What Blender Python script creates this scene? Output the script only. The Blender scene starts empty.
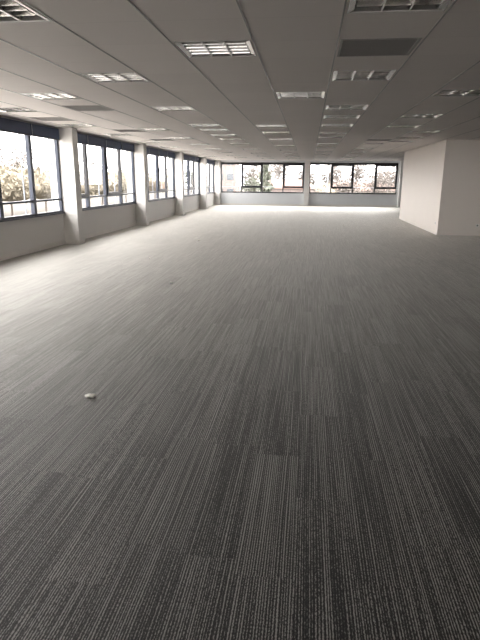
import bpy, math, random
from math import radians as R, cos, sin, pi
from mathutils import Vector, Matrix
random.seed(7)
S = bpy.context.scene
C = S.collection

# ---------------------------------------------------------------- camera
CAM_F, CAM_PITCH, CAM_YAW, CAM_ROLL, CAM_H = 534.4, 14.738, 7.021, 0.429, 1.5623
cd = bpy.data.cameras.new('camera')
cam = bpy.data.objects.new('camera', cd)
C.objects.link(cam)
cd.sensor_fit = 'VERTICAL'
cd.sensor_height = 24.0
cd.lens = 24.0 * CAM_F / 640.0
cd.clip_start = 0.05
cd.clip_end = 1000
cam.matrix_world = (Matrix.Translation((0, 0, CAM_H)) @ Matrix.Rotation(R(CAM_YAW), 4, 'Z')
                    @ Matrix.Rotation(R(90 - CAM_PITCH), 4, 'X') @ Matrix.Rotation(R(CAM_ROLL), 4, 'Z'))
S.camera = cam

# ---------------------------------------------------------------- sky and exposure
S.view_settings.view_transform = 'Standard'
S.view_settings.look = 'None'
S.view_settings.gamma = 1.0
S.view_settings.use_curve_mapping = False
S.view_settings.exposure = 2.3
SKY = 3.0
w = bpy.data.worlds.new('overcast_sky')
S.world = w
w.use_nodes = True
nt = w.node_tree
nt.nodes.clear()
wo = nt.nodes.new('ShaderNodeOutputWorld')
bg = nt.nodes.new('ShaderNodeBackground')
tc = nt.nodes.new('ShaderNodeTexCoord')
nz = nt.nodes.new('ShaderNodeTexNoise')
nz.inputs['Scale'].default_value = 2.2
nz.inputs['Detail'].default_value = 5
rp = nt.nodes.new('ShaderNodeValToRGB')
rp.color_ramp.elements[0].position = 0.3
rp.color_ramp.elements[0].color = (0.92, 0.92, 0.935, 1)
rp.color_ramp.elements[1].position = 0.7
rp.color_ramp.elements[1].color = (1.0, 0.982, 0.960, 1)
nt.links.new(tc.outputs['Generated'], nz.inputs['Vector'])
nt.links.new(nz.outputs['Fac'], rp.inputs['Fac'])
nt.links.new(rp.outputs['Color'], bg.inputs['Color'])
bg.inputs['Strength'].default_value = SKY
nt.links.new(bg.outputs[0], wo.inputs['Surface'])

# ---------------------------------------------------------------- dimensions (metres)
H = 2.70            # ceiling
XL = -5.88          # inner face of the window wall
XP = -5.51          # room face of its pillars
YF = 34.2           # far wall
YB = -10.2          # wall behind the camera
XR = 9.2            # right wall
QX, QY0, QY1 = 3.845, 16.67, 23.64   # white core block
SX0, SW = 0.194, 0.7095              # ceiling strips
Z0, Z1 = 0.76, 2.60                  # window sill and head
PIL = [12.53 + 5.6 * k for k in range(-3, 4)]   # near faces of the left pillars
PW = 0.30

# ---------------------------------------------------------------- materials
def mat(name, col, rough=0.6, metal=0.0, spec=0.5, noise=0.0, nscale=6.0, bump=0.0, bscale=80.0, sheen=0.0):
    m = bpy.data.materials.new(name)
    m.use_nodes = True
    t = m.node_tree
    b = t.nodes['Principled BSDF']
    b.inputs['Base Color'].default_value = (*col, 1)
    b.inputs['Roughness'].default_value = rough
    b.inputs['Metallic'].default_value = metal
    b.inputs['Specular IOR Level'].default_value = spec
    if sheen:
        b.inputs['Sheen Weight'].default_value = sheen
    if noise or bump:
        c = t.nodes.new('ShaderNodeTexCoord')
    if noise:
        n = t.nodes.new('ShaderNodeTexNoise')
        n.inputs['Scale'].default_value = nscale
        n.inputs['Detail'].default_value = 4
        r = t.nodes.new('ShaderNodeMapRange')
        r.inputs['To Min'].default_value = 1 - noise
        r.inputs['To Max'].default_value = 1 + noise
        x = t.nodes.new('ShaderNodeVectorMath')
        x.operation = 'SCALE'
        x.inputs[0].default_value = col
        t.links.new(c.outputs['Object'], n.inputs['Vector'])
        t.links.new(n.outputs['Fac'], r.inputs['Value'])
        t.links.new(r.outputs[0], x.inputs['Scale'])
        t.links.new(x.outputs[0], b.inputs['Base Color'])
    if bump:
        n2 = t.nodes.new('ShaderNodeTexNoise')
        n2.inputs['Scale'].default_value = bscale
        bp = t.nodes.new('ShaderNodeBump')
        bp.inputs['Strength'].default_value = bump
        bp.inputs['Distance'].default_value = 0.002
        t.links.new(c.outputs['Object'], n2.inputs['Vector'])
        t.links.new(n2.outputs['Fac'], bp.inputs['Height'])
        t.links.new(bp.outputs[0], b.inputs['Normal'])
    return m

M = {}
M['wall'] = mat('white_wall_paint', (0.78, 0.765, 0.74), 0.6, noise=0.02, nscale=1.5, bump=0.15)
M['grey_wall'] = mat('mid_grey_wall_paint', (0.34, 0.33, 0.32), 0.7)
M['core'] = mat('warm_cream_wall_paint', (0.80, 0.74, 0.685), 0.6, noise=0.02, nscale=1.5)
M['far_wall'] = mat('white_far_wall_paint', (0.74, 0.76, 0.78), 0.6, noise=0.02, nscale=1.5)
M['plinth'] = mat('white_plinth', (0.80, 0.78, 0.74), 0.4)
M['ceiling_slab'] = mat('concrete_slab', (0.3, 0.3, 0.3), 0.9)
M['profile'] = mat('grey_ceiling_profile', (0.30, 0.29, 0.28), 0.3, metal=0.9)
M['alu'] = mat('mirror_aluminium', (0.50, 0.49, 0.47), 0.14, metal=1.0, noise=0.05, nscale=9)
M['alu_dull'] = mat('dull_aluminium', (0.80, 0.78, 0.75), 0.22, metal=1.0)
M['housing'] = mat('white_light_housing', (0.72, 0.70, 0.67), 0.35)
M['tube'] = mat('fluorescent_tube_glass', (0.82, 0.82, 0.80), 0.15)
M['grille'] = mat('dark_grille_sheet', (0.09, 0.088, 0.085), 0.6)
M['grille_frame'] = mat('grey_grille_frame', (0.34, 0.325, 0.31), 0.5)
M['frame'] = mat('blue_grey_window_metal', (0.030, 0.038, 0.060), 0.4, spec=0.4)
M['frame_black'] = mat('black_window_metal', (0.018, 0.018, 0.022), 0.4)
M['blind'] = mat('navy_blind_fabric', (0.050, 0.072, 0.14), 0.6, noise=0.1, nscale=20)
M['cord'] = mat('white_cord', (0.7, 0.7, 0.68), 0.5)
M['rail'] = mat('grey_guard_rail', (0.05, 0.06, 0.08), 0.4)
M['outer'] = mat('pale_facade_metal', (0.28, 0.31, 0.36), 0.4, metal=0.3)
M['socket'] = mat('white_plastic', (0.82, 0.81, 0.78), 0.3)
M['socket_dark'] = mat('grey_plastic', (0.12, 0.12, 0.12), 0.4)
M['paper'] = mat('white_paper', (0.90, 0.88, 0.82), 0.7)
M['rubber'] = mat('dark_plinth_shadow_gap', (0.03, 0.03, 0.03), 0.8)

# thin clear glass
g = bpy.data.materials.new('window_glass')
g.use_nodes = True
t = g.node_tree
t.nodes.clear()
o_ = t.nodes.new('ShaderNodeOutputMaterial')
mx = t.nodes.new('ShaderNodeMixShader')
tr = t.nodes.new('ShaderNodeBsdfTransparent')
tr.inputs['Color'].default_value = (0.95, 0.94, 0.93, 1)
gl = t.nodes.new('ShaderNodeBsdfGlossy')
gl.inputs['Roughness'].default_value = 0.02
lw = t.nodes.new('ShaderNodeLayerWeight')
lw.inputs['Blend'].default_value = 0.5
pw = t.nodes.new('ShaderNodeMath')
pw.operation = 'POWER'
pw.inputs[1].default_value = 5.0
ml = t.nodes.new('ShaderNodeMath')
ml.operation = 'MULTIPLY_ADD'
ml.inputs[1].default_value = 0.75
ml.inputs[2].default_value = 0.03
t.links.new(lw.outputs['Facing'], pw.inputs[0])
t.links.new(pw.outputs[0], ml.inputs[0])
t.links.new(ml.outputs[0], mx.inputs[0])
t.links.new(tr.outputs[0], mx.inputs[1])
t.links.new(gl.outputs[0], mx.inputs[2])
t.links.new(mx.outputs[0], o_.inputs[0])
M['glass'] = g

def math_node(t, op, a, b=None, c=None):
    n = t.nodes.new('ShaderNodeMath')
    n.operation = op
    for i, v in enumerate((a, b, c)):
        if v is None:
            continue
        if isinstance(v, (int, float)):
            n.inputs[i].default_value = v
        else:
            t.links.new(v, n.inputs[i])
    return n.outputs[0]

# striped loop-pile carpet in 0.25 x 1.0 m planks, laid staggered
m = bpy.data.materials.new('striped_carpet')
m.use_nodes = True
t = m.node_tree
b = t.nodes['Principled BSDF']
tc = t.nodes.new('ShaderNodeTexCoord')
sp = t.nodes.new('ShaderNodeSeparateXYZ')
t.links.new(tc.outputs['Object'], sp.inputs[0])
PX, PY = 0.25, 1.0
col_ = math_node(t, 'FLOOR', math_node(t, 'DIVIDE', sp.outputs['X'], PX))
wn1 = t.nodes.new('ShaderNodeTexWhiteNoise')
wn1.noise_dimensions = '1D'
t.links.new(col_, wn1.inputs['W'])
yy = math_node(t, 'ADD', math_node(t, 'DIVIDE', sp.outputs['Y'], PY), wn1.outputs['Value'])
row_ = math_node(t, 'FLOOR', yy)
idv = t.nodes.new('ShaderNodeCombineXYZ')
t.links.new(col_, idv.inputs[0])
t.links.new(row_, idv.inputs[1])
wn = t.nodes.new('ShaderNodeTexWhiteNoise')
wn.noise_dimensions = '3D'
t.links.new(idv.outputs[0], wn.inputs['Vector'])
def stripe(sx, sy, off, detail, lo, hi, zo=37.0):
    v = t.nodes.new('ShaderNodeCombineXYZ')
    t.links.new(math_node(t, 'ADD', math_node(t, 'MULTIPLY', sp.outputs['X'], sx),
                          math_node(t, 'MULTIPLY', wn.outputs['Value'], off)), v.inputs[0])
    t.links.new(math_node(t, 'MULTIPLY', sp.outputs['Y'], sy), v.inputs[1])
    t.links.new(math_node(t, 'MULTIPLY', wn.outputs['Value'], zo), v.inputs[2])
    n = t.nodes.new('ShaderNodeTexNoise')
    n.inputs['Scale'].default_value = 1.0
    n.inputs['Detail'].default_value = detail
    t.links.new(v.outputs[0], n.inputs['Vector'])
    r = t.nodes.new('ShaderNodeMapRange')
    r.inputs['From Min'].default_value = lo
    r.inputs['From Max'].default_value = hi
    t.links.new(n.outputs['Fac'], r.inputs['Value'])
    return r.outputs[0]
wob = stripe(14.0, 0.6, 91.0, 2.0, 0.0, 1.0)
ph = math_node(t, 'MULTIPLY_ADD', sp.outputs['X'], 2 * pi / 0.0112, math_node(t, 'MULTIPLY', wob, 16.0))
s1 = math_node(t, 'MULTIPLY_ADD', math_node(t, 'SINE', ph), 0.5, 0.5)   # narrow light lines
amp = math_node(t, 'MULTIPLY_ADD', stripe(75.0, 1.0, 53.0, 1.0, 0.3, 0.7), 0.6, 0.35)       # some lines stronger than others
s2 = stripe(30.0, 0.7, 53.0, 2.0, 0.1, 0.9)          # broader bands
s3 = stripe(300.0, 110.0, 17.0, 1.0, 0.3, 0.7)       # pile speckle
tone = math_node(t, 'MULTIPLY_ADD', wn.outputs['Value'], 0.18, 0.91)
mixv = math_node(t, 'ADD', math_node(t, 'MULTIPLY', math_node(t, 'MULTIPLY', s1, amp), 0.62),
                 math_node(t, 'ADD', math_node(t, 'MULTIPLY', s2, 0.09), math_node(t, 'MULTIPLY', s3, 0.40)))
mixt = math_node(t, 'MULTIPLY', mixv, tone)
cr = t.nodes.new('ShaderNodeValToRGB')
cr.color_ramp.elements[0].position = 0.31
cr.color_ramp.elements[0].color = (0.003, 0.003, 0.003, 1)
cr.color_ramp.elements[1].position = 0.70
cr.color_ramp.elements[1].color = (0.28, 0.274, 0.262, 1)
e = cr.color_ramp.elements.new(0.5)
e.color = (0.041, 0.040, 0.038, 1)
t.links.new(mixt, cr.inputs['Fac'])
t.links.new(cr.outputs['Color'], b.inputs['Base Color'])
b.inputs['Roughness'].default_value = 0.6
b.inputs['Specular IOR Level'].default_value = 0.4
b.inputs['Sheen Weight'].default_value = 0.1
b.inputs['Sheen Roughness'].default_value = 0.4
bp = t.nodes.new('ShaderNodeBump')
bp.inputs['Strength'].default_value = 0.35
bp.inputs['Distance'].default_value = 0.003
t.links.new(mixv, bp.inputs['Height'])
t.links.new(bp.outputs[0], b.inputs['Normal'])
# pile catches light at grazing angles
gy = t.nodes.new('ShaderNodeBsdfGlossy')
gy.inputs['Roughness'].default_value = 0.64
vg = t.nodes.new('ShaderNodeVectorMath')
vg.operation = 'SCALE'
vg.inputs[0].default_value = (0.96, 0.94, 0.88)
t.links.new(math_node(t, 'MULTIPLY_ADD', mixv, 0.7, 0.65), vg.inputs['Scale'])
t.links.new(vg.outputs[0], gy.inputs['Color'])
lwc = t.nodes.new('ShaderNodeLayerWeight')
lwc.inputs['Blend'].default_value = 0.5
fac = math_node(t, 'MULTIPLY', math_node(t, 'POWER', lwc.outputs['Facing'], 5.0), 0.70)
mxc = t.nodes.new('ShaderNodeMixShader')
t.links.new(fac, mxc.inputs[0])
t.links.new(b.outputs[0], mxc.inputs[1])
t.links.new(gy.outputs[0], mxc.inputs[2])
t.links.new(mxc.outputs[0], t.nodes['Material Output'].inputs['Surface'])
M['carpet'] = m

# metal ceiling planks: faint cross joints every 0.675 m, fine perforation tone
m = bpy.data.materials.new('ceiling_panels')
m.use_nodes = True
t = m.node_tree
b = t.nodes['Principled BSDF']
tc = t.nodes.new('ShaderNodeTexCoord')
sp = t.nodes.new('ShaderNodeSeparateXYZ')
t.links.new(tc.outputs['Object'], sp.inputs[0])
fy = math_node(t, 'FRACT', math_node(t, 'DIVIDE', math_node(t, 'ADD', sp.outputs['Y'], 20 + 0.18), 0.68))
ln = math_node(t, 'LESS_THAN', fy, 0.010)
idv = t.nodes.new('ShaderNodeCombineXYZ')
t.links.new(math_node(t, 'FLOOR', math_node(t, 'DIVIDE', math_node(t, 'SUBTRACT', sp.outputs['X'], SX0 - 30 * SW), SW)), idv.inputs[0])
t.links.new(math_node(t, 'FLOOR', math_node(t, 'DIVIDE', math_node(t, 'ADD', sp.outputs['Y'], 20 + 0.18), 0.68)), idv.inputs[1])
wn = t.nodes.new('ShaderNodeTexWhiteNoise')
t.links.new(idv.outputs[0], wn.inputs['Vector'])
val = math_node(t, 'MULTIPLY', math_node(t, 'MULTIPLY_ADD', wn.outputs['Value'], 0.03, 0.985),
                math_node(t, 'MULTIPLY_ADD', ln, -0.13, 1.0))
vm = t.nodes.new('ShaderNodeVectorMath')
vm.operation = 'SCALE'
vm.inputs[0].default_value = (0.80, 0.745, 0.71)
t.links.new(val, vm.inputs['Scale'])
t.links.new(vm.outputs[0], b.inputs['Base Color'])
b.inputs['Roughness'].default_value = 0.6
M['ceiling'] = m

# ---------------------------------------------------------------- mesh helpers
class MB:
    def __init__(s):
        s.v = []
        s.f = []
    def quad(s, *p):
        n = len(s.v)
        s.v += [tuple(q) for q in p]
        s.f.append(tuple(range(n, n + len(p))))
        return s
    def box(s, x0, x1, y0, y1, z0, z1):
        n = len(s.v)
        s.v += [(x, y, z) for z in (z0, z1) for y in (y0, y1) for x in (x0, x1)]
        for q in ((0, 2, 3, 1), (4, 5, 7, 6), (0, 1, 5, 4), (1, 3, 7, 5), (3, 2, 6, 7), (2, 0, 4, 6)):
            s.f.append(tuple(n + i for i in q))
        return s
    def tube(s, pts, rads, seg=8, cap=True):
        pts = [Vector(p) for p in pts]
        if isinstance(rads, (int, float)):
            rads = [rads] * len(pts)
        rings = []
        for i, p in enumerate(pts):
            d = (pts[min(i + 1, len(pts) - 1)] - pts[max(i - 1, 0)]).normalized()
            a = Vector((0, 0, 1)) if abs(d.z) < 0.9 else Vector((1, 0, 0))
            u = d.cross(a).normalized()
            w_ = d.cross(u)
            n = len(s.v)
            for k in range(seg):
                an = 2 * pi * k / seg
                s.v.append(tuple(p + (u * cos(an) + w_ * sin(an)) * rads[i]))
            rings.append(n)
        for a, b_ in zip(rings, rings[1:]):
            for k in range(seg):
                s.f.append((a + k, a + (k + 1) % seg, b_ + (k + 1) % seg, b_ + k))
        if cap:
            s.f.append(tuple(rings[0] + k for k in reversed(range(seg))))
            s.f.append(tuple(rings[-1] + k for k in range(seg)))
        return s
    def build(s, name, material, parent=None, origin=(0, 0, 0), bevel=0.0, smooth=False):
        me = bpy.data.meshes.new(name)
        ox, oy, oz = origin
        me.from_pydata([(x - ox, y - oy, z - oz) for x, y, z in s.v], [], s.f)
        me.update()
        me.materials.append(material)
        if smooth:
            for p in me.polygons:
                p.use_smooth = True
        o = bpy.data.objects.new(name, me)
        C.objects.link(o)
        if parent is not None:
            o.parent = parent
        else:
            o.location = origin
        if bevel:
            bv = o.modifiers.new('bevel', 'BEVEL')
            bv.width = bevel
            bv.segments = 2
        return o

def tag(o, label=None, cat=None, group=None, kind=None):
    if label: o['label'] = label
    if cat: o['category'] = cat
    if group: o['group'] = group
    if kind: o['kind'] = kind
    return o

def empty(name, loc, rz=0.0):
    o = bpy.data.objects.new(name, None)
    C.objects.link(o)
    o.location = loc
    o.rotation_euler.z = rz
    o.empty_display_size = 0.1
    return o

def copy_tree(o, parent=None):
    c = o.copy()
    C.objects.link(c)
    if parent is not None:
        c.parent = parent
    for ch in list(o.children):
        copy_tree(ch, c)
    return c

def struct(o, label=None, cat=None):
    return tag(o, label, cat, kind='structure')

# ---------------------------------------------------------------- setting: floor, ceiling
struct(MB().box(XL - 0.3, XR + 0.2, YB - 0.2, YF + 0.3, -0.25, 0).build('floor', M['carpet']),
       'grey carpet floor with fine light and dark stripes running to the far windows', 'floor')

# openings in the ceiling: (strip, start y, kind)
FD = 0.64
LIGHTS = {
    -8: [9.0, 11.75, 14.3, 17.1, 19.9, 22.7, 25.5, 28.3, 31.1],
    -6: [7.55, 12.8, 15.6, 18.4, 21.2, 24.0, 26.8, 29.6],
    -4: [3.60, 6.20, 9.03, 11.85, 13.0, 14.5, 16.0, 18.0, 21.3, 24.5, 27.5, 30.5],
    -2: [4.92, 12.1, 13.75, 16.1, 19.0, 22.0, 25.0, 28.0, 31.0],
    -1: [7.70],
    0: [3.62, 6.30, 9.05, 10.4, 12.0, 14.0, 15.35, 18.1, 20.2, 23.0, 25.8, 28.6, 31.4],
    2: [7.65, 10.36, 12.32, 17.9, 20.7, 23.5, 26.3, 29.1, 31.9],
    3: [13.72, 15.55, 17.1],
}
GRILLES = {-8: [10.45], -6: [8.85], 0: [4.98], -7: [13.1, 16.2], 2: [16.4]}
open_ = {}
for src in (LIGHTS, GRILLES):
    for k, ys in src.items():
        for y in ys:
            open_.setdefault(k, []).append(y)
FW = 0.66
cb = MB()
k0 = int(math.floor((XL - SX0) / SW))
k1 = int(math.ceil((XR - SX0) / SW))
for k in range(k0, k1):
    xa = max(XL, SX0 + k * SW)
    xb = min(XR, SX0 + (k + 1) * SW)
    ha, hb = SX0 + k * SW + (SW - FW) / 2, SX0 + (k + 1) * SW - (SW - FW) / 2
    y = YB
    for yo in sorted(open_.get(k, [])):
        cb.box(xa, xb, y, yo, H, H + 0.012)
        cb.box(xa, ha, yo, yo + FD, H, H + 0.012)
        cb.box(hb, xb, yo, yo + FD, H, H + 0.012)
        y = yo + FD
    cb.box(xa, xb, y, YF, H, H + 0.012)
ceil = cb.build('ceiling', M['ceiling'])
struct(ceil, 'suspended ceiling of grey metal panels in long strips', 'ceiling')
struct(MB().box(XL - 0.2, XR + 0.2, YB - 0.2, YF + 0.3, H + 0.22, H + 0.4).build('ceiling_slab', M['ceiling_slab']))
n = 1
for k in range(k0 + 1, k1):
    x = SX0 + k * SW
    struct(MB().box(x - 0.006, x + 0.006, YB + 0.01, YF - 0.01, H - 0.005, H - 0.0005).build('trim_%d' % n, M['profile']))
    n += 1

# ---------------------------------------------------------------- setting: window wall on the left
wl = MB()
wl.box(XL - 0.25, XL, YB - 0.2, YF + 0.3, -0.25, Z0)
wl.box(XL - 0.25, XL, YB - 0.2, YF + 0.3, Z1 + 0.07, H + 0.4)
bays = []
edges = [YB] + PIL + [YF - 0.30]
wl.box(XL - 0.25, XL, YB, PIL[0], Z0, Z1 + 0.07)
for i in range(len(edges) - 1):
    a = edges[i] + (PW if i > 0 else 0)
    bays.append((a, edges[i + 1]))
for p in PIL:
    wl.box(XL - 0.25, XL, p, p + PW, Z0, Z1 + 0.07)
wl.box(XL - 0.25, XL, YF - 0.30, YF + 0.3, Z0, Z1 + 0.07)
wl.box(XL - 0.25, XL, YB - 0.2, YB + 0.0, Z0, Z1 + 0.07)
struct(wl.build('wall_left', M['wall']), 'white wall under and between the left windows', 'wall')
pn = 1
for p in PIL + [YF - 0.30]:
    struct(MB().box(XL - 0.001, XP, p, p + PW, 0, H).build('wall_left_pillar', M['wall'], bevel=0.006))
# baseboards
bb = MB()
for a, b_ in bays:
    bb.box(XL, XL + 0.014, a, b_, 0, 0.10)
for p in PIL:
    bb.box(XL, XP + 0.012, p - 0.012, p, 0, 0.10)
    bb.box(XP, XP + 0.012, p - 0.012, p + PW + 0.012, 0, 0.10)
    bb.box(XL, XP + 0.012, p + PW, p + PW + 0.012, 0, 0.10)
struct(bb.build('baseboard_left', M['plinth']))

# ---------------------------------------------------------------- windows
# local frame: u along the wall, d outward depth, z up; 'put' maps a local box to the world
def make_window(num, put, origin, panes, z0, z1, mf, ms, label, mull=0.055, bar=False, head=0.06):
    """panes: list of (u0, u1, kind) kind 'fixed' or 'vent'"""
    root = empty('window_%d' % num, origin)
    tag(root, label, 'window', kind='structure')
    def bx(mb, u0, u1, d0, d1, za, zb):
        put(mb, u0, u1, d0, d1, za, zb)
    U0, U1 = panes[0][0], panes[-1][1]
    fr = MB()
    bx(fr, U0, U1, 0.03, 0.11, z0, z0 + 0.05)
    bx(fr, U0, U1, 0.03, 0.11, z1 - head, z1)
    bx(fr, U0, U0 + 0.05, 0.03, 0.11, z0 + 0.05, z1 - head)
    bx(fr, U1 - 0.05, U1, 0.03, 0.11, z0 + 0.05, z1 - head)
    fr.build('window_frame', mf, root, origin, bevel=0.004)
    for i in range(1, len(panes)):
        u = panes[i][0]
        mm = MB()
        bx(mm, u - mull / 2, u + mull / 2, 0.03, 0.12, z0 + 0.05, z1 - head)
        mm.build('mullion', mf, root, origin, bevel=0.004)
    for (u0, u1, kind) in panes:
        a = u0 + (0.05 if u0 == U0 else mull / 2)
        b_ = u1 - (0.05 if u1 == U1 else mull / 2)
        za, zb = z0 + 0.05, z1 - head
        if kind == 'vent':
            zt = z0 + 0.33
            tm = MB()
            bx(tm, a, b_, 0.035, 0.10, zt - 0.05, zt)
            tm.build('transom', mf, root, origin, bevel=0.003)
            sa = MB()
            s = 0.075
            bx(sa, a, b_, 0.01, 0.085, zt, zt + s)
            bx(sa, a, b_, 0.01, 0.085, zb - s, zb)
            bx(sa, a, a + s, 0.01, 0.085, zt + s, zb - s)
            bx(sa, b_ - s, b_, 0.01, 0.085, zt + s, zb - s)
            so = sa.build('sash', ms, root, origin, bevel=0.004)
            gp = MB()
            bx(gp, a + s, b_ - s, 0.045, 0.049, zt + s, zb - s)
            gp.build('glass_pane', M['glass'], so, (0, 0, 0)) if False else gp.build('glass_pane', M['glass'], root, origin)
            hd = MB()
            bx(hd, a + s * 0.35, a + s * 0.65, -0.025, 0.01, zt + 0.72, zt + 0.84)
            hd.build('window_handle', M['outer'], so, origin, bevel=0.003)
            gp = MB()
            bx(gp, a, b_, 0.065, 0.069, za, zt - 0.05)
            gp.build('glass_pane', M['glass'], root, origin)
        else:
            if bar:
                tm = MB()
                bx(tm, a, b_, 0.035, 0.10, z0 + 0.29, z0 + 0.335)
                tm.build('transom', mf, root, origin, bevel=0.003)
            gp = MB()
            bx(gp, a, b_, 0.065, 0.069, za, zb)
            gp.build('glass_pane', M['glass'], root, origin)
    sl = MB()
    bx(sl, U0, U1, -0.012, 0.03, z0 - 0.022, z0)
    sl.build('window_sill', mf, root, origin)
    return root

def put_left(mb, u0, u1, d0, d1, za, zb):
    mb.box(XL - d1 + 0.045, XL - d0 + 0.045, u0, u1, za, zb)
def put_far(mb, u0, u1, d0, d1, za, zb):
    mb.box(u0, u1, YF + d0, YF + d1, za, zb)

ORD = ['first', 'second', 'third', 'fourth', 'fifth', 'sixth', 'seventh', 'eighth', 'ninth', 'tenth', 'eleventh', 'twelfth', 'thirteenth']
wnum = 1
blind_proto = None
LW = {3: 'nearest left window, cut off by the left edge of the photo',
      4: 'left window between the two nearest white pillars',
      5: 'left window beyond the second white pillar',
      6: 'narrow-looking left window beyond the third white pillar'}
for i, (a, b_) in enumerate(bays):
    if i == 0:
        continue
    np_ = 3 if i == len(bays) - 1 else 4
    st = (b_ - a) / np_
    kinds = {3: ['fixed', 'fixed', 'fixed', 'fixed']}.get(i, ['vent', 'fixed', 'vent', 'fixed'])
    if np_ == 3:
        kinds = ['fixed', 'vent', 'fixed']
    panes = [(a + j * st, a + (j + 1) * st, kinds[j]) for j in range(np_)]
    lab = {0: 'left window in the back corner behind the camera', 1: 'left window just behind the camera', 2: 'left window just ahead of the camera, outside the photograph', 7: 'last left window before the far corner', **LW}[i]
    lab = 'blue-grey framed ' + lab
    make_window(wnum, put_left, (XL, (a + b_) / 2, Z0), panes, Z0, Z1 + 0.07, M['frame'], M['frame_black'], lab, mull=0.105, head=0.08, bar=True)
    # rolled-up blind over each pane
    for j in (range(np_) if i > 2 else ()):
        u0, u1 = panes[j][0] + 0.012, panes[j][1] - 0.012
        org = (XL + 0.03, (u0 + u1) / 2, 2.40)
        bl = empty('roller_blind', org)
        fb = MB()
        fb.box(XL + 0.02, XL + 0.06, u0, u1, 2.44, 2.665)
        fb.build('blind_fabric', M['blind'], bl, org, bevel=0.004)
        hb = MB()
        hb.box(XL + 0.017, XL + 0.066, u0, u1, 2.415, 2.44)
        hb.build('bottom_bar', M['frame'], bl, org, bevel=0.004)
        cc = MB()
        cc.tube([(XL + 0.07, u0 + 0.01, 2.66), (XL + 0.07, u0 + 0.01, 2.36)], 0.003, 6)
        cc.build('pull_cord', M['cord'], bl, org)
        seq = ORD[np_ - 1 - j] if np_ - 1 - j else 'farthest'
        where = {3: 'the nearest left window', 4: 'the second left window', 5: 'the third left window',
                 6: 'the fourth left window', 7: 'the last left window'}[i]
        pos = {0: 'nearest the camera', np_ - 1: 'farthest from the camera'}.get(j, 'second from the near pillar' if j == 1 else 'second from the far pillar')
        if np_ == 3 and j == 1: pos = 'over the middle pane'
        tag(bl, 'navy rolled-up blind %s in %s' % (pos, where), 'blind', 'rolled-up blinds over the left windows')
    wnum += 1

# slim cable guides outside the left windows
for i, (a, b_) in enumerate(bays):
    if i < 2: continue
    np_ = 3 if i == len(bays) - 1 else 4
    st = (b_ - a) / np_
    for j in range(1, np_ + 1):
        y = a + j * st - 0.03
        o = MB().box(XL - 0.215, XL - 0.195, y - 0.012, y + 0.012, Z0 - 0.1, Z1 + 0.1).box(XL - 0.225, XL - 0.17, y - 0.02, y + 0.02, 1.86, 1.92).build('trim_facade_guide', M['outer'])
        struct(o)

# ---------------------------------------------------------------- setting: far wall
FA = (-5.47, -0.30)
FB = (0.03, 5.27)
ZF1 = 2.585
wf = MB()
wf.box(XL - 0.25, XR + 0.2, YF, YF + 0.25, -0.25, Z0 + 0.02)
wf.box(XL - 0.25, XR + 0.2, YF, YF + 0.25, ZF1, H + 0.4)
for a, b_ in ((XL - 0.25, FA[0]), (FA[1], FB[0]), (FB[1], XR + 0.2)):
    wf.box(a, b_, YF, YF + 0.25, Z0 + 0.02, ZF1)
struct(wf.build('wall_far', M['far_wall']), 'white far wall under the two wide windows', 'wall')
struct(MB().box(FA[1] + 0.03, FB[0] - 0.0, YF - 0.30, YF, 0, H).build('wall_far_pillar', M['wall'], bevel=0.006))
struct(MB().box(FB[1] + 0.10, FB[1] + 0.50, YF - 0.30, YF, 0, H).build('wall_far_pillar', M['wall'], bevel=0.006))
struct(MB().box(XP, FA[1] + 0.03, YF - 0.014, YF, 0, 0.10).box(FB[0], FB[1] + 0.1, YF - 0.014, YF, 0, 0.10).build('baseboard_far', M['plinth']))
for (a, b_), lab in ((FA, 'wide four-pane far window left of the slim far pillar'), (FB, 'wide four-pane far window beside the white core block')):
    st = (b_ - a) / 4
    panes = [(a + j * st, a + (j + 1) * st, ('fixed', 'vent')[j % 2]) for j in range(4)]
    make_window(wnum, put_far, ((a + b_) / 2, YF, Z0), panes, Z0 + 0.02, ZF1, M['frame_black'], M['frame_black'], lab, mull=0.07, head=0.13)
    wnum += 1
struct(MB().tube([(XL - 0.1, YF + 0.45, 1.12), (6.5, YF + 0.45, 1.12)], 0.016, 8).build('guard_rail', M['outer']),
       'thin pale guard rail outside the far windows', 'rail')
# horizontal slot trunking under the far windows
for a, b_ in ((FA[0] + 0.05, FA[1] - 0.05), (FB[0] + 0.05, FB[1] - 0.05)):
    for z in (0.30, 0.50):
        struct(MB().box(a, b_, YF - 0.012, YF, z, z + 0.018).build('trim_far_rail', M['far_wall']))

# ---------------------------------------------------------------- setting: right, back, core block
struct(MB().box(XR, XR + 0.2, YB - 0.2, YF + 0.3, -0.25, H + 0.4).build('wall_right', M['grey_wall']))
wk = MB()
BA = (-5.3, -1.5)
wk.box(XL - 0.25, XR + 0.2, YB - 0.25, YB, -0.25, Z0)
wk.box(XL - 0.25, XR + 0.2, YB - 0.25, YB, ZF1, H + 0.4)
wk.box(XL - 0.25, BA[0], YB - 0.25, YB, Z0, ZF1)
wk.box(BA[1], XR + 0.2, YB - 0.25, YB, Z0, ZF1)
struct(wk.build('wall_back', M['grey_wall']))
def put_back(mb, u0, u1, d0, d1, za, zb):
    mb.box(u0, u1, YB - d1, YB - d0, za, zb)
st = (BA[1] - BA[0]) / 4
make_window(wnum, put_back, ((BA[0] + BA[1]) / 2, YB, Z0), [(BA[0] + j * st, BA[0] + (j + 1) * st, ('fixed', 'vent')[j % 2]) for j in range(4)],
            Z0, ZF1, M['frame_black'], M['frame_black'], 'four-pane window in the wall behind the camera', mull=0.07, head=0.09)
wnum += 1
core = struct(MB().box(QX, XR + 0.1, QY0, QY1, 0, H).build('wall_core', M['core'], bevel=0.004),
              'white box of partition walls standing on the right', 'wall')
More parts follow.
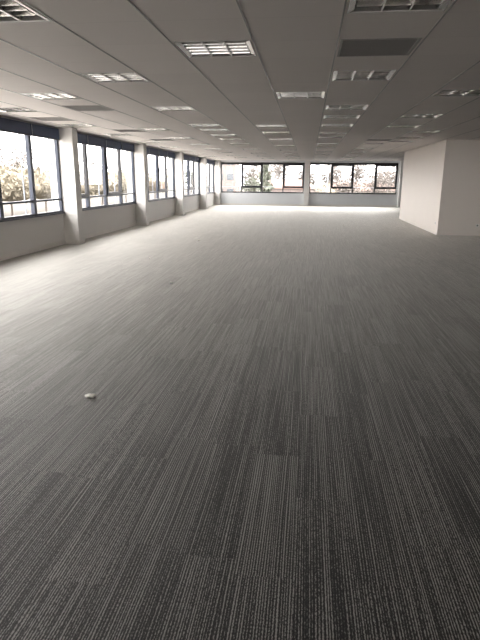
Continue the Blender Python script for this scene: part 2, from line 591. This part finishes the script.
struct(MB().box(QX - 0.010, QX, QY0 - 0.010, QY1, 0, 0.09).box(QX - 0.010, XR, QY0 - 0.010, QY0, 0, 0.09).build('baseboard_core', M['core']))

# wall sockets on the core block
def socket(loc, rz, label):
    r = empty('wall_socket', loc, rz)
    MB().box(-0.041, 0.041, -0.010, 0, -0.041, 0.041).build('cover_plate', M['socket'], r, bevel=0.004)
    mb = MB()
    n = 20
    mb.tube([(0, -0.011, 0), (0, -0.0095, 0)], 0.024, 20)
    mb.build('socket_recess', M['socket_dark'], r)
    tag(r, label, 'socket')
socket((QX + 1.12, QY0, 0.30), 0, 'small white wall socket low on the shaded face of the core block')
socket((QX, QY0 + 0.32, 0.33), -pi / 2, 'white wall socket low on the bright side face of the core block')
# small box high on the pillar beside the far window
wb = empty('wall_sensor', (FB[1] + 0.30, YF - 0.30, 2.40))
MB().box(-0.06, 0.06, -0.05, 0, -0.16, 0.16).build('sensor_body', M['socket'], wb, bevel=0.008)
MB().box(-0.035, 0.035, -0.056, -0.05, -0.12, -0.02).build('sensor_lens', M['socket_dark'], wb, bevel=0.002)
tag(wb, 'small pale box mounted high on the far pillar beside the core block', 'sensor')

# ---------------------------------------------------------------- recessed ceiling lights
def make_light():
    r = empty('ceiling_light', (0, 0, 0))
    w2, d2 = FW / 2, FD / 2
    hs = MB()
    hs.box(-w2, w2, -d2, d2, 0.10, 0.105)
    hs.box(-w2, -w2 + 0.006, -d2, d2, -0.002, 0.10)
    hs.box(w2 - 0.006, w2, -d2, d2, -0.002, 0.10)
    hs.box(-w2 + 0.006, w2 - 0.006, -d2, -d2 + 0.006, -0.002, 0.10)
    hs.box(-w2 + 0.006, w2 - 0.006, d2 - 0.006, d2, -0.002, 0.10)
    hs.box(-w2 + 0.006, w2 - 0.006, -d2 + 0.006, -d2 + 0.03, -0.002, 0.004)
    hs.box(-w2 + 0.006, w2 - 0.006, d2 - 0.03, d2 - 0.006, -0.002, 0.004)
    hs.build('housing', M['housing'], r)
    for s in (-1, 1):
        e_ = MB()
        xa = s * (w2 - 0.004)
        xb = s * (w2 - 0.045)
        q = [(xa, -d2 + 0.006, -0.004), (xb, -d2 + 0.006, 0.006), (xb, d2 - 0.006, 0.006), (xa, d2 - 0.006, -0.004)]
        e_.quad(*(q if s > 0 else q[::-1]))
        q2 = [(x, y, z + 0.003) for x, y, z in q]
        e_.quad(*(q2[::-1] if s > 0 else q2))
        e_.build('edge_strip', M['alu_dull'], r)
    cw = (FW - 0.09) / 3
    for j in range(3):
        xc = -w2 + 0.045 + cw * (j + 0.5)
        tr_ = MB()
        N = 10
        for q in range(N):
            def P(i):
                u = -1 + 2 * i / N
                return xc + u * cw * 0.47, 0.004 + 0.075 * (1 - abs(u) ** 2.2)
            xa, za = P(q)
            xb, zb = P(q + 1)
            tr_.quad((xa, -d2 + 0.03, za), (xb, -d2 + 0.03, zb), (xb, d2 - 0.03, zb), (xa, d2 - 0.03, za))
        tr_.build('reflector', M['alu'], r, smooth=True)
        MB().tube([(xc, -d2 + 0.035, 0.058), (xc, d2 - 0.035, 0.058)], 0.013, 10).build('lamp_tube', M['tube'], r, smooth=True)
    for j in range(2):
        xc = -w2 + 0.045 + cw * (j + 1)
        MB().box(xc - 0.006, xc + 0.006, -d2 + 0.03, d2 - 0.03, -0.001, 0.012).build('divider', M['alu_dull'], r)
    for j in range(4):
        yc = -d2 + 0.03 + (FD - 0.06) * (j + 1) / 5
        bl = MB()
        for j3 in range(3):
            x0 = -w2 + 0.045 + cw * j3 + 0.010
            x1 = x0 + cw - 0.020
            # V-section blade
            for a, b_ in ((yc - 0.006, yc - 0.001), (yc + 0.006, yc + 0.001)):
                bl.quad((x0, a, 0.042), (x1, a, 0.042), (x1, b_, 0.002), (x0, b_, 0.002))
            bl.quad((x0, yc - 0.006, 0.042), (x0, yc + 0.006, 0.042), (x1, yc + 0.006, 0.042), (x1, yc - 0.006, 0.042))
        bl.build('louvre_blade', M['alu_dull'], r)
    return r

def make_grille():
    r = empty('ceiling_grille', (0, 0, 0))
    w2, d2 = FW / 2, FD / 2
    fr_ = MB()
    for a, b_, c_, d_ in ((-w2, w2, -d2, -d2 + 0.022), (-w2, w2, d2 - 0.022, d2), (-w2, -w2 + 0.022, -d2 + 0.022, d2 - 0.022), (w2 - 0.022, w2, -d2 + 0.022, d2 - 0.022)):
        fr_.box(a, b_, c_, d_, -0.004, 0.02)
    fr_.build('grille_frame', M['grille_frame'], r)
    bk = MB().box(-w2 + 0.022, w2 - 0.022, -d2 + 0.022, d2 - 0.022, 0.016, 0.02)
    bk.build('backing_plate', M['grille'], r)
    sl = MB()
    n = 26
    for i in range(n):
        y = -d2 + 0.03 + (FD - 0.06) * i / (n - 1)
        sl.box(-w2 + 0.022, w2 - 0.022, y - 0.003, y + 0.003, 0.0, 0.012)
    sl.build('grille_slats', M['grille_frame'], r)
    return r

ROW = {-8: 'the row beside the left windows', -6: 'the second row from the windows',
       -4: 'the third row from the windows', -2: 'the fourth row from the windows',
       -1: 'the strip left of the middle row', 0: 'the middle row',
       2: 'the row right of the middle', 3: 'the short row by the core block'}
proto = make_light()
used = False
for k in sorted(LIGHTS):
    ys = LIGHTS[k]
    for i, y in enumerate(ys):
        o = proto if not used else copy_tree(proto)
        used = True
        o.location = (SX0 + (k + 0.5) * SW, y + FD / 2, H)
        if len(ys) == 1:
            lab = 'unlit louvred square ceiling light alone in ' + ROW[k]
        else:
            p_ = 'nearest the camera' if i == 0 else ('farthest away' if i == len(ys) - 1 else ORD[i] + ' from the camera')
            lab = 'louvred ceiling light %s in %s' % (p_, ROW[k])
        tag(o, lab, 'ceiling light', 'recessed louvred lights in the ceiling')
gproto = make_grille()
GL = {(0, 0): 'dark flat ceiling grille in the middle row between the two nearest lights',
      (-6, 0): 'dark ceiling grille in the second row from the left windows',
      (-8, 0): 'dark ceiling grille close to the nearest left window',
      (-7, 0): 'dark ceiling grille level with the second left window',
      (-7, 1): 'dark ceiling grille level with the third white pillar',
      (2, 0): 'dark ceiling grille just left of the core block'}
used = False
for k in sorted(GRILLES):
    for i, y in enumerate(GRILLES[k]):
        o = gproto if not used else copy_tree(gproto)
        used = True
        o.location = (SX0 + (k + 0.5) * SW, y + FD / 2, H)
        tag(o, GL[(k, i)], 'ceiling grille', 'dark square ceiling grilles')

# ---------------------------------------------------------------- litter on the carpet
def scrap(loc, sx, sy, rz, hgt, label, seed):
    rd = random.Random(seed)
    mb = MB()
    ns, nr = 14, 8
    for j in range(nr + 1):
        th = pi * j / nr
        for i in range(ns):
            an = 2 * pi * i / ns
            q = 1 + 0.22 * (rd.random() - 0.5) + 0.15 * sin(3 * an + seed) * sin(2 * th)
            if j in (0, nr): q = 1
            mb.v.append((sin(th) * cos(an) * sx * 0.5 * q, sin(th) * sin(an) * sy * 0.5 * q,
                         max(0.001, hgt * 0.42 + cos(th) * hgt * 0.5 * q)))
    for j in range(nr):
        for i in range(ns):
            a, b_ = j * ns + i, j * ns + (i + 1) % ns
            mb.f.append((a, a + ns, b_ + ns, b_))
    o = mb.build('paper_scrap', M['paper'])
    o.location = loc
    o.rotation_euler.z = rz
    tag(o, label, 'paper scrap', 'white scraps lying on the carpet')
SCRAPS = 1
scrap((-1.54, 3.51, 0), 0.085, 0.045, 0.25, 0.026, 'largest white paper scrap lying alone on the near left carpet', 1)
scrap((-2.05, 7.93, 0), 0.065, 0.04, 0.2, 0.03, 'small white scrap on the pale carpet, middle one of three in a line', 2)
scrap((-3.14, 10.48, 0), 0.05, 0.04, 0.2, 0.02, 'faint white crumb on the carpet nearest the left pillar', 3)
scrap((-2.81, 13.89, 0), 0.08, 0.06, 0.9, 0.03, 'tiny white scrap far out on the pale carpet beyond the second pillar', 4)
scrap((1.25, 19.37, 0), 0.05, 0.05, 0.2, 0.03, 'tiny white scrap on the carpet level with the core block', 5)

# ---------------------------------------------------------------- outside
M['ground'] = mat('dry_field_ground', (0.060, 0.053, 0.042), 0.95, noise=0.35, nscale=0.25)
M['asphalt'] = mat('pale_asphalt', (0.065, 0.062, 0.06), 0.9, noise=0.15, nscale=0.6)
M['concrete'] = mat('pale_bounce_paving', (0.42, 0.40, 0.37), 0.9, noise=0.1, nscale=0.8)  # kept pale so the added paving reflects daylight upward
M['bark'] = mat('grey_bark', (0.12, 0.10, 0.085), 0.9, noise=0.3, nscale=8)
M['leaf_green'] = mat('evergreen_needles', (0.09, 0.10, 0.075), 0.8, noise=0.4, nscale=2)
M['leaf_bare'] = mat('bare_twigs', (0.13, 0.115, 0.105), 0.9, noise=0.3, nscale=2)
M['leaf_tan'] = mat('dry_tan_leaves', (0.20, 0.176, 0.132), 0.9, noise=0.3, nscale=2)
M['brick'] = mat('pinkish_render', (0.17, 0.135, 0.125), 0.8, noise=0.1, nscale=1)
M['cream'] = mat('cream_render', (0.17, 0.155, 0.13), 0.8, noise=0.1, nscale=1)
M['roof'] = mat('red_brown_tiles', (0.17, 0.10, 0.08), 0.8, noise=0.2, nscale=4)
M['pane'] = mat('dark_window_pane', (0.05, 0.06, 0.07), 0.15)
GZ = -3.6
struct(MB().box(-240, 240, -60, 420, GZ - 0.5, GZ).build('ground', M['ground']), 'dry tan field outside the windows', 'ground')
struct(MB().box(-20, 22, YF + 6, YF + 30, GZ, GZ + 0.03).build('parking_ground', M['asphalt']), 'pale parking area below the far windows', 'ground')

struct(MB().box(-26, XL - 0.3, -30, YF + 5, GZ, GZ + 0.04).build('bounce_paving_ground', M['concrete']), 'unseen pale paving added below the left windows to bounce daylight up', 'ground')  # added out of view to throw daylight onto the ceiling

def tree(loc, h, r, mat_leaf, label, seed, conifer=False, n=900, dens=0.16, name='tree'):
    rd = random.Random(seed)
    root = empty(name, loc)
    tk = MB()
    tk.tube([(0, 0, 0), (0.05, 0.03, h * 0.35), (0, 0, h * (0.92 if conifer else 0.7))], [h * 0.025, h * 0.018, h * 0.006], 8)
    for i in range(16):
        an = rd.random() * 2 * pi
        z0 = h * rd.uniform(0.28, 0.65)
        L = r * rd.uniform(0.55, 0.95)
        tk.tube([(0, 0, z0), (cos(an) * L * 0.5, sin(an) * L * 0.5, z0 + h * 0.09), (cos(an) * L, sin(an) * L, z0 + h * rd.uniform(0.14, 0.28))],
                [h * 0.010, h * 0.006, h * 0.002], 5)
    tk.build('trunk', M['bark'], root)
    lf = MB()
    for i in range(n):
        an = rd.random() * 2 * pi
        if conifer:
            zz = rd.uniform(0.15, 1.0)
            rr = r * (1.05 - zz) * (0.55 + 0.45 * rd.random()) * (0.8 + 0.3 * sin(zz * 40))
            p = Vector((cos(an) * rr, sin(an) * rr, zz * h))
        else:
            th = math.acos(rd.uniform(-1, 1))
            q = rd.random() ** 0.4
            lump = 1 + 0.22 * sin(3 * an + seed) * sin(2 * th + seed)
            p = Vector((sin(th) * cos(an) * r * q * lump, sin(th) * sin(an) * r * q * lump, h * 0.66 + cos(th) * h * 0.34 * q * lump))
        s_ = dens * rd.uniform(0.6, 1.5)
        u = Vector((rd.uniform(-1, 1), rd.uniform(-1, 1), rd.uniform(-1, 1))).normalized()
        v_ = u.cross(Vector((rd.uniform(-1, 1), rd.uniform(-1, 1), rd.uniform(-1, 1)))).normalized()
        lf.quad(p - u * s_, p + v_ * s_ * 0.5, p + u * s_, p - v_ * s_ * 0.5)
    if name == 'bush':
        ns, nr = 20, 12
        n0 = len(lf.v)
        for j in range(nr + 1):
            th = pi * j / nr
            for i in range(ns):
                an = 2 * pi * i / ns
                q = 0.86 * (1 + 0.10 * sin(5 * an + seed) * sin(4 * th + seed) + 0.04 * rd.random())
                lf.v.append((sin(th) * cos(an) * r * q, sin(th) * sin(an) * r * q, h * 0.62 + cos(th) * h * 0.36 * q))
        for j in range(nr):
            for i in range(ns):
                a, b_ = n0 + j * ns + i, n0 + j * ns + (i + 1) % ns
                lf.f.append((a, a + ns, b_ + ns, b_))
    lf.build('foliage', mat_leaf, root)
    tag(root, label, 'tree' if name == 'tree' else 'bush', 'trees and bushes outside the windows')
    return root

def house(loc, wx, wy, hw, hr, mw, label, rz=0.0, floors=2, cols=4, flat=False):
    root = empty('house', loc, rz)
    MB().box(-wx / 2, wx / 2, -wy / 2, wy / 2, 0, hw).build('walls', mw, root)
    rf = MB()
    e_ = 0.35
    if flat:
        rf.box(-wx / 2 - 0.15, wx / 2 + 0.15, -wy / 2 - 0.15, wy / 2 + 0.15, hw, hw + hr)
    else:
        a = [(-wx / 2 - e_, -wy / 2 - e_, hw), (wx / 2 + e_, -wy / 2 - e_, hw), (wx / 2 + e_, wy / 2 + e_, hw), (-wx / 2 - e_, wy / 2 + e_, hw)]
        r1, r2 = (-wx / 2 + wy * 0.2, 0, hw + hr), (wx / 2 - wy * 0.2, 0, hw + hr)
        rf.quad(a[0], a[1], r2, r1)
        rf.quad(a[2], a[3], r1, r2)
        rf.quad(a[1], a[2], r2)
        rf.quad(a[3], a[0], r1)
        rf.quad(a[3], a[2], a[1], a[0])
    rf.build('roof', M['roof'] if not flat else mw, root)
    for f_ in range(floors):
        for c_ in range(cols):
            x = -wx / 2 + wx * (c_ + 0.5) / cols
            z = hw * (f_ + 0.35) / floors
            MB().box(x - 0.5, x + 0.5, -wy / 2 - 0.03, -wy / 2 + 0.02, z, z + hw / floors * 0.42).build('house_window', M['pane'], root)
    tag(root, label, 'building')
    return root

# beyond the far windows
house((-12.5, 84, GZ), 3.2, 4.5, 8.6, 0.4, M['brick'], 'narrow pinkish tower block seen through the leftmost far pane', floors=4, cols=2, flat=True)
house((-2.9, 80, GZ), 7.5, 6, 4.0, 1.2, M['brick'], 'low red-roofed house seen through the pane beside the slim far pillar', floors=1, cols=3)
house((9.5, 92, GZ), 14, 6, 3.6, 1.2, M['cream'], 'long low cream house behind the right far window', floors=1, cols=5)
tree((-5.4, 68, GZ), 8.4, 1.9, M['leaf_green'], 'dull green conifer seen through the third pane of the left far window', 11, conifer=True, n=1500, dens=0.22)
tree((-9.0, 88, GZ), 5.8, 2.0, M['leaf_green'], 'small green tree seen through the second pane of the left far window', 12, n=900)
tree((-14.2, 74, GZ), 6.4, 2.2, M['leaf_bare'], 'bare tree beside the narrow pinkish tower', 13, n=2000, dens=0.1)
tree((7.9, 66, GZ), 7.0, 2.0, M['leaf_bare'], 'bare tree left of the rightmost far pane', 14, n=2600, dens=0.10)
tree((9.9, 62, GZ), 7.6, 2.1, M['leaf_bare'], 'tall bare tree filling the rightmost far pane', 15, n=3600, dens=0.10)
tree((0.9, 68, GZ), 4.2, 1.4, M['leaf_bare'], 'low bare tree just right of the slim far pillar', 16, n=1500, dens=0.1)
tree((2.2, 72, GZ), 4.6, 1.7, M['leaf_tan'], 'round tan bush seen through the first pane of the right far window', 17, n=900, name='bush')
tree((5.2, 82, GZ), 5.6, 2.6, M['leaf_bare'], 'wide hazy tree seen through the second pane of the right far window', 18, n=2600, dens=0.14)
lp = empty('street_lamp', (2.1, 64, GZ))
MB().tube([(0, 0, 0), (0, 0, 6.6)], [0.09, 0.05], 8).build('pole', M['outer'], lp)
MB().tube([(0, 0, 6.55), (-0.5, 0, 6.75), (-1.0, 0, 6.78)], 0.035, 6).build('arm', M['outer'], lp)
MB().box(-1.5, -0.95, -0.12, 0.12, 6.72, 6.84).build('lamp_head', M['outer'], lp, bevel=0.03)
tag(lp, 'slim street lamp seen through the first pane of the right far window', 'street lamp')

far_row = [(-19.5, 'distant grey tree behind the pinkish tower, left of it'), (-13.5, 'distant grey tree behind the pinkish tower, right of it'),
           (-7.0, 'distant grey tree right behind the dull green conifer'), (-1.0, 'distant grey tree behind the slim far pillar'),
           (5.0, 'distant grey tree behind the street lamp'), (11.0, 'distant grey tree far behind the wide hazy tree'),
           (17.0, 'distant grey tree far behind the rightmost far pane')]
for i, (x, lab) in enumerate(far_row):
    tree((x, 128 + 3 * (i % 2), GZ), 7.6 + 1.3 * (i % 3), 2.9, M['leaf_bare'], lab, 80 + i, n=2200, dens=0.2)

# beyond the left windows
side = [(-62, 92, 11.0, 4.6, 'leaf_bare', 'tall hazy bare tree seen through the nearest left window at the photo edge'),
        (-62, 112, 12.5, 5.4, 'leaf_bare', 'tall hazy bare tree seen through the far half of the nearest left window'),
        (-58, 142, 10.0, 4.6, 'leaf_bare', 'hazy bare tree seen in the second pane past the first left pillar'),
        (-52, 158, 9.0, 4.2, 'leaf_bare', 'hazy bare tree seen near the second left pillar'),
        (-44, 168, 9.0, 4.2, 'leaf_bare', 'hazy bare tree seen just past the second left pillar'),
        (-34, 160, 9.0, 4.2, 'leaf_green', 'dull green tree seen through the window past the second left pillar'),
        (-27, 176, 9.0, 4.2, 'leaf_bare', 'hazy bare tree seen through the window past the third left pillar')]
for i, (x, y, h_, r_, ml, lab) in enumerate(side):
    tree((x, y, GZ), h_, r_, M[ml], lab, 30 + i, n=1000, dens=0.3)
hedge = [(-40, 62, 'tan hedge bush at the near edge of the nearest left window'), (-41, 71.5, 'tan hedge bush in the middle of the nearest left window'),
         (-41, 81.6, 'tan hedge bush near the first left pillar'), (-40, 92.4, 'tan hedge bush just behind the first left pillar'),
         (-40, 103, 'tan hedge bush seen in the second left window, left pane'), (-39, 114, 'tan hedge bush seen in the second left window, right pane'),
         (-36, 126, 'tan hedge bush seen in the third left window')]
for i, (x, y, lab) in enumerate(hedge):
    tree((x, y, GZ), 6.6, 4.5, M['leaf_tan'], lab, 50 + i, n=4500, dens=0.26, name='bush')
